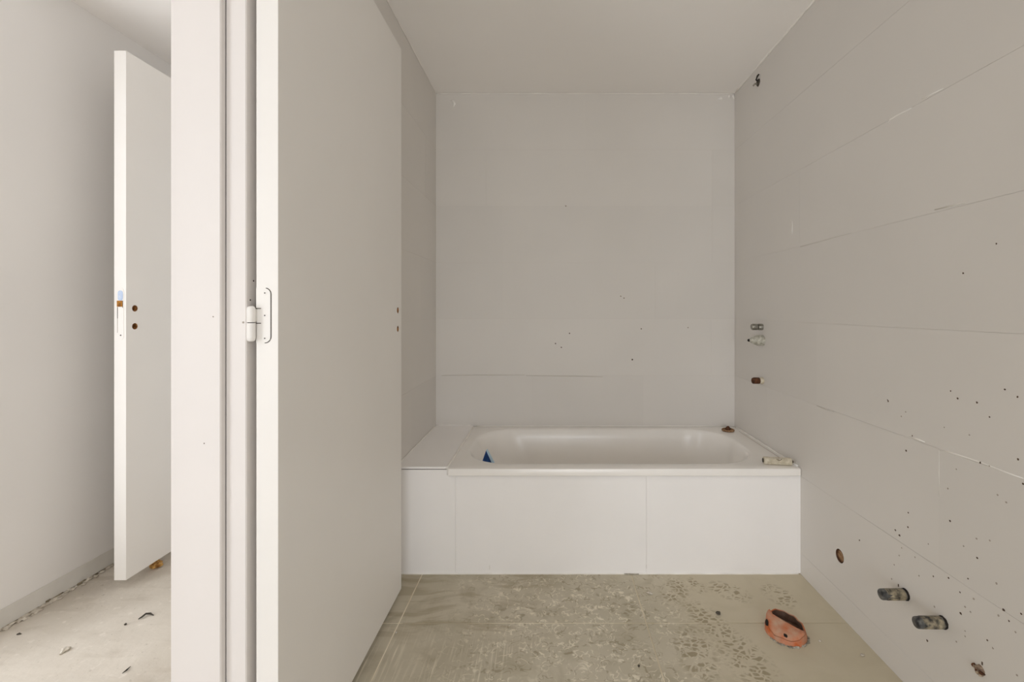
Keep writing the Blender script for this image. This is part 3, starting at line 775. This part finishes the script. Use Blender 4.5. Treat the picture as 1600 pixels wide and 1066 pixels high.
def wall_hole(px, py, r, depth=.05):
    p = wallpt(px, py)
    for (a, b, z0, z1, o) in tile_right:
        if a < p.y+r and b > p.y-r and z0 < p.z+r and z1 > p.z-r:
            bm = bmesh.new(); add_lathe(bm, p-Vector((.03,0,0)), (1,0,0), [(0, r), (.06, r)], 28); cut(o, bm)
    bm = bmesh.new(); add_lathe(bm, p-Vector((.03,0,0)), (1,0,0), [(0, r), (.03+depth, r)], 28); cut(wall_right, bm)
    return p
p = wall_hole(1312, 869, .0245)
e = empty('open_pipe_mouth', p); tag(e, 'round open pipe mouth sunk in the right wall near the bath panel', 'pipe mouth')
bm = bmesh.new(); add_lathe(bm, p, (1,0,0), [(.001, .0243), (.049, .0243), (.049, .0215), (.001, .0215)], 28, cap=False); obj('sleeve', bm, M['brownhole'], e, smooth=True)
bm = bmesh.new(); add_lathe(bm, p, (1,0,0), [(.007, .0213), (.011, .0213)], 24); obj('end_cap', bm, M['mouthcap'], e)
p = wall_hole(1530, 1048, .0235)
e = empty('crumpled_pipe_mouth', p); tag(e, 'crumpled brown wrap stuffed in a hole low on the right wall', 'pipe mouth')
bm = bmesh.new(); add_lathe(bm, p, (1,0,0), [(.001, .0233), (.049, .0233), (.049, .021), (.001, .021)], 24, cap=False); obj('sleeve', bm, M['rust'], e, smooth=True)
bm = bmesh.new(); add_lathe(bm, p, (1,0,0), [(.030, .0208), (.034, .0208)], 24); obj('back_plate', bm, M['black'], e)
for i in range(9):
    bm = bmesh.new(); a = i*.9+.3; rr_ = random.uniform(.004, .014)
    c = p + Vector((.004, math.cos(a)*rr_, math.sin(a)*rr_))
    r_ = bmesh.ops.create_icosphere(bm, subdivisions=2, radius=1)
    sx, sy, sz = .012, random.uniform(.004, .009), random.uniform(.005, .011)
    R = Matrix.Rotation(a, 3, 'X')
    for v in r_['verts']: v.co = c + R @ Vector((v.co.x*sx, v.co.y*sy, v.co.z*sz))*random.uniform(.8, 1.15)
    obj('crumple', bm, M['foil'] if i % 3 else M['rust'], e)

def wrapped_pipe(px, py, r, L, name, label, lean):
    p = wallpt(px, py); e = empty(name, p); tag(e, label, 'pipe stub')
    ax = Vector((-1, lean[0], lean[1])).normalized()
    bm = bmesh.new(); add_lathe(bm, p - ax*.001, ax, [(0, r), (L*.4, r*.97), (L*.45, r), (L*.93, r), (L*.975, r*.92), (L, r*.72)], 26, wob=rw(.025)); obj('pipe_end', bm, M['wrapdark'], e, smooth=True)
    bm = bmesh.new(); add_lathe(bm, p, ax, [(L*.10, r*1.0), (L*.12, r*1.04), (L*.78, r*1.03), (L*.80, r*1.0)], 26, wob=rw(.03)); obj('pipe_wrap', bm, M['wraptape'], e, smooth=True)
    bm = bmesh.new(); add_lathe(bm, p - ax*.001, ax, [(0, r*1.12), (.004, r*1.10), (.007, r*1.0)], 22, wob=rw(.05)); obj('collar', bm, M['black'], e, smooth=True)
    return e
wrapped_pipe(1415, 929, .0155, .079, 'wrapped_pipe', 'dark plastic-wrapped pipe stub low on the right wall, nearer the bathtub', (0, 0))
wrapped_pipe(1474, 973, .0152, .079, 'wrapped_pipe', 'dark plastic-wrapped pipe stub low on the right wall, farther from the bathtub', (0, 0))
for px, py, h in ((1404, 915, .008), (1535, 1037, .008)):
    q_ = wallpt(px, py); bm = bmesh.new(); add_box(bm, RX-.001, RX+.001, q_.y-.0016, q_.y+.0016, q_.z-h/2, q_.z+h/2); obj('drill_nick', bm, M['speck'], wall_right)

# ------------------------------------------------------------------ broken orange drain stub on the floor
C = on_z(1228, 990, 0.0); C.z = 0
ds = empty('drain_stub', C)
tag(ds, 'broken orange plastic drain stub standing up from the floor tiles', 'drain pipe')
R0 = .066; n = 48
def rim_h(a):          # height of the torn wall around the ring (a = 0 to the right, pi/2 away from camera)
    return .017 + .030*max(0, math.cos(a-1.95))**.8 + .014*max(0, math.cos(a+.2)) + .002*math.sin(5*a) + .0012*math.sin(11*a+1)
bm = bmesh.new(); loopsO = []; loopsI = []
for t in (0, .35, .7, 1.0):
    lo = []; li = []
    for i in range(n):
        a = 2*math.pi*i/n; h = rim_h(a)
        rad = R0*(1.02 - .10*t*t) * (1 + .02*math.sin(3*a))
        lo.append(bm.verts.new((C.x+math.cos(a)*rad, C.y+math.sin(a)*rad, h*t)))
        li.append(bm.verts.new((C.x+math.cos(a)*(rad-.004), C.y+math.sin(a)*(rad-.004), h*t)))
    loopsO.append(lo); loopsI.append(li)
for a, b in zip(loopsO, loopsO[1:]):
    for i in range(n): bm.faces.new((a[i], a[(i+1) % n], b[(i+1) % n], b[i]))
for k in (0, -1):
    for i in range(n): bm.faces.new((loopsO[k][i], loopsO[k][(i+1) % n], loopsI[k][(i+1) % n], loopsI[k][i]))
lin_ = [[v.co.copy() for v in l] for l in loopsI]
for a, b in zip(loopsI, loopsI[1:]):
    for i in range(n): bm.faces.new((a[i], a[(i+1) % n], b[(i+1) % n], b[i]))
obj('stub_wall', bm, M['orange'], ds, smooth=True)
bm = bmesh.new()       # inside of the broken pipe, its shade put into a darker colour
lv = [[bm.verts.new(Vector((C.x, C.y, p.z*.985)) + (p-Vector((C.x, C.y, p.z)))*.985) for p in l] for l in lin_]
lw = [[bm.verts.new(Vector((C.x, C.y, p.z*.985)) + (p-Vector((C.x, C.y, p.z)))*.955) for p in l] for l in lin_]
for G in (lv, lw):
    for a, b in zip(G, G[1:]):
        for i in range(n): bm.faces.new((a[i], a[(i+1) % n], b[(i+1) % n], b[i]))
for k in (0, -1):
    for i in range(n): bm.faces.new((lv[k][i], lv[k][(i+1) % n], lw[k][(i+1) % n], lw[k][i]))
o = obj('shaded_inside', bm, M['orangein'], ds, smooth=True); o['label'] = 'inside of the broken stub with its shade painted in'
# folded-in flap over the left and front of the mouth
bm = bmesh.new(); nu, nv = 16, 10; g = []
for iu in range(nu+1):
    a = math.radians(122) + math.radians(196)*iu/nu; row = []
    for iv in range(nv+1):
        t = iv/nv
        rad = R0*.97*(1-t)
        # the flap's free edge is a ridge running from the back left to the front right, across the middle
        x = C.x + math.cos(a)*rad + t*.012*(iu/nu-.35); yv = C.y + math.sin(a)*rad + t*(.022 - .050*iu/nu)
        x += t*(.046*(iu/nu) - .030)
        z = rim_h(a)*(1-t)**1.4 + .003 + (.050 - .014*iu/nu)*t**.6 + .003*math.sin(5*a+6*t)*t*(1-t)*3
        row.append(Vector((x, yv, z)))
    g.append(row)
top = [[bm.verts.new(p) for p in r_] for r_ in g]; bot = [[bm.verts.new(p-Vector((0,0,.0035))) for p in r_] for r_ in g]
for G in (top, bot):
    for iu in range(nu):
        for iv in range(nv): bm.faces.new((G[iu][iv], G[iu+1][iv], G[iu+1][iv+1], G[iu][iv+1]))
for iv in range(nv):
    for iu in (0, nu): bm.faces.new((top[iu][iv], top[iu][iv+1], bot[iu][iv+1], bot[iu][iv]))
for iu in range(nu):
    for iv in (0, nv): bm.faces.new((top[iu][iv], top[iu+1][iv], bot[iu+1][iv], bot[iu][iv]))
obj('flap', bm, M['orange'], ds, smooth='all')
bm = bmesh.new(); add_lathe(bm, C, (0,0,1), [(.002, R0*.93), (.012, R0*.90)], 32); o = obj('pipe_plug', bm, M['orangein'], ds); o['label'] = 'brown bottom inside the stub'
# torn holes in the flap
def torn(px, py, Y, rx, rz, rot):
    p = on_y(px, py, Y); bm = bmesh.new(); r_ = bmesh.ops.create_icosphere(bm, subdivisions=2, radius=1)
    Rm = Matrix.Rotation(rot, 3, 'Y')
    for v in r_['verts']: v.co = p + Rm @ Vector((v.co.x*rx, v.co.y*.010, v.co.z*rz*(1+.25*math.sin(7*v.co.x))))
    obj('torn_slot', bm, M['black'], ds)
torn(1227, 993, C.y-.046, .0085, .0055, .5); torn(1198, 973, C.y+.004, .0030, .0105, .2)
bm = bmesh.new()
for i in range(46):
    a = math.radians(random.uniform(200, 345)); rad = R0*random.uniform(1.0, 1.08); s = random.uniform(.002, .0055)
    r_ = bmesh.ops.create_icosphere(bm, subdivisions=1, radius=s)
    c = Vector((C.x+math.cos(a)*rad, C.y+math.sin(a)*rad, s*.35))
    for v in r_['verts']: v.co = c + Vector((v.co.x*1.3, v.co.y, v.co.z*.7))*random.uniform(.75, 1.2)
o = obj('mortar_crumbs', bm, M['mortar'], ds); o['kind'] = 'stuff'

# ------------------------------------------------------------------ litter on the floors
def rock(name, p, s, m, label, cat, sub=2, jit=.25):
    bm = bmesh.new(); r_ = bmesh.ops.create_icosphere(bm, subdivisions=sub, radius=1)
    for v in r_['verts']:
        k = 1 + random.uniform(-jit, jit); v.co = Vector((v.co.x*s[0], v.co.y*s[1], v.co.z*s[2]))*k
    zmin = min(v.co.z for v in bm.verts)
    for v in bm.verts: v.co += Vector(p) + Vector((0, 0, -zmin))
    return tag(obj(name, bm, m), label, cat)
rock('brown_lump', on_z(244, 888), (.023, .02, .016), M['lump'], 'golden-brown crusty lump on the screed under the hallway door', 'debris', 3, .22)
rock('dark_pebble', on_z(1122, 960), (.009, .007, .005), M['scrapd'], 'tiny dark crumb on the floor tiles between bath panel and orange stub', 'debris')
rock('white_chip', on_z(1347, 1025), (.007, .006, .003), M['scrapl'], 'tiny white chip on the floor close to the right wall', 'debris')
rock('white_chip', on_z(1281, 1003), (.005, .004, .003), M['scrapl'], 'tiny white chip on the floor just right of the orange stub', 'debris')
rock('white_chip', on_z(619, 990), (.004, .004, .003), M['scrapl'], 'tiny white chip on the floor joint next to the open door', 'debris')
rock('dark_pebble', on_z(998, 1042), (.004, .004, .003), M['scrapd'], 'tiny dark crumb on the floor near the bottom edge of the view', 'debris')
def scrap(name, pts, r, m, label, z=.003):
    P = [on_z(x, y) + Vector((0,0,z+dz)) for x, y, dz in pts]
    bm = bmesh.new(); add_tube(bm, P, [r*(.4 if i in (0, len(P)-1) else random.uniform(.7, 1.3)) for i in range(len(P))], 6)
    return tag(obj(name, bm, m), label, 'debris')
scrap('pale_splinter', [(1010, 927, 0), (1015, 929, .003), (1020, 930, .001)], .005, M['scrapl'], 'small pale splinter on the floor tiles near the bath panel')
scrap('dark_scrap', [(216, 969, 0), (222, 967, .004), (228, 963, .006), (235, 961, .002), (240, 963, 0)], .003, M['scrapd'], 'thin dark torn scrap on the hallway screed')
scrap('pale_flake', [(94, 1024, 0), (99, 1019, .003), (105, 1017, .004), (110, 1013, 0)], .007, M['scrapl'], 'pale plaster flake on the hallway screed near the bottom left')
scrap('dark_splinter', [(191, 1054, 0), (198, 1049, .001), (204, 1043, 0)], .002, M['scrapd'], 'thin dark splinter on the hallway screed beside the frame')
scrap('dark_chip', [(26, 993, 0), (30, 992, .001), (33, 992, 0)], .004, M['scrapd'], 'small dark chip on the screed near the hallway wall')
rock('dark_pebble', on_z(196, 977), (.004, .004, .003), M['scrapd'], 'tiny dark crumb on the screed below the torn dark scrap', 'debris')
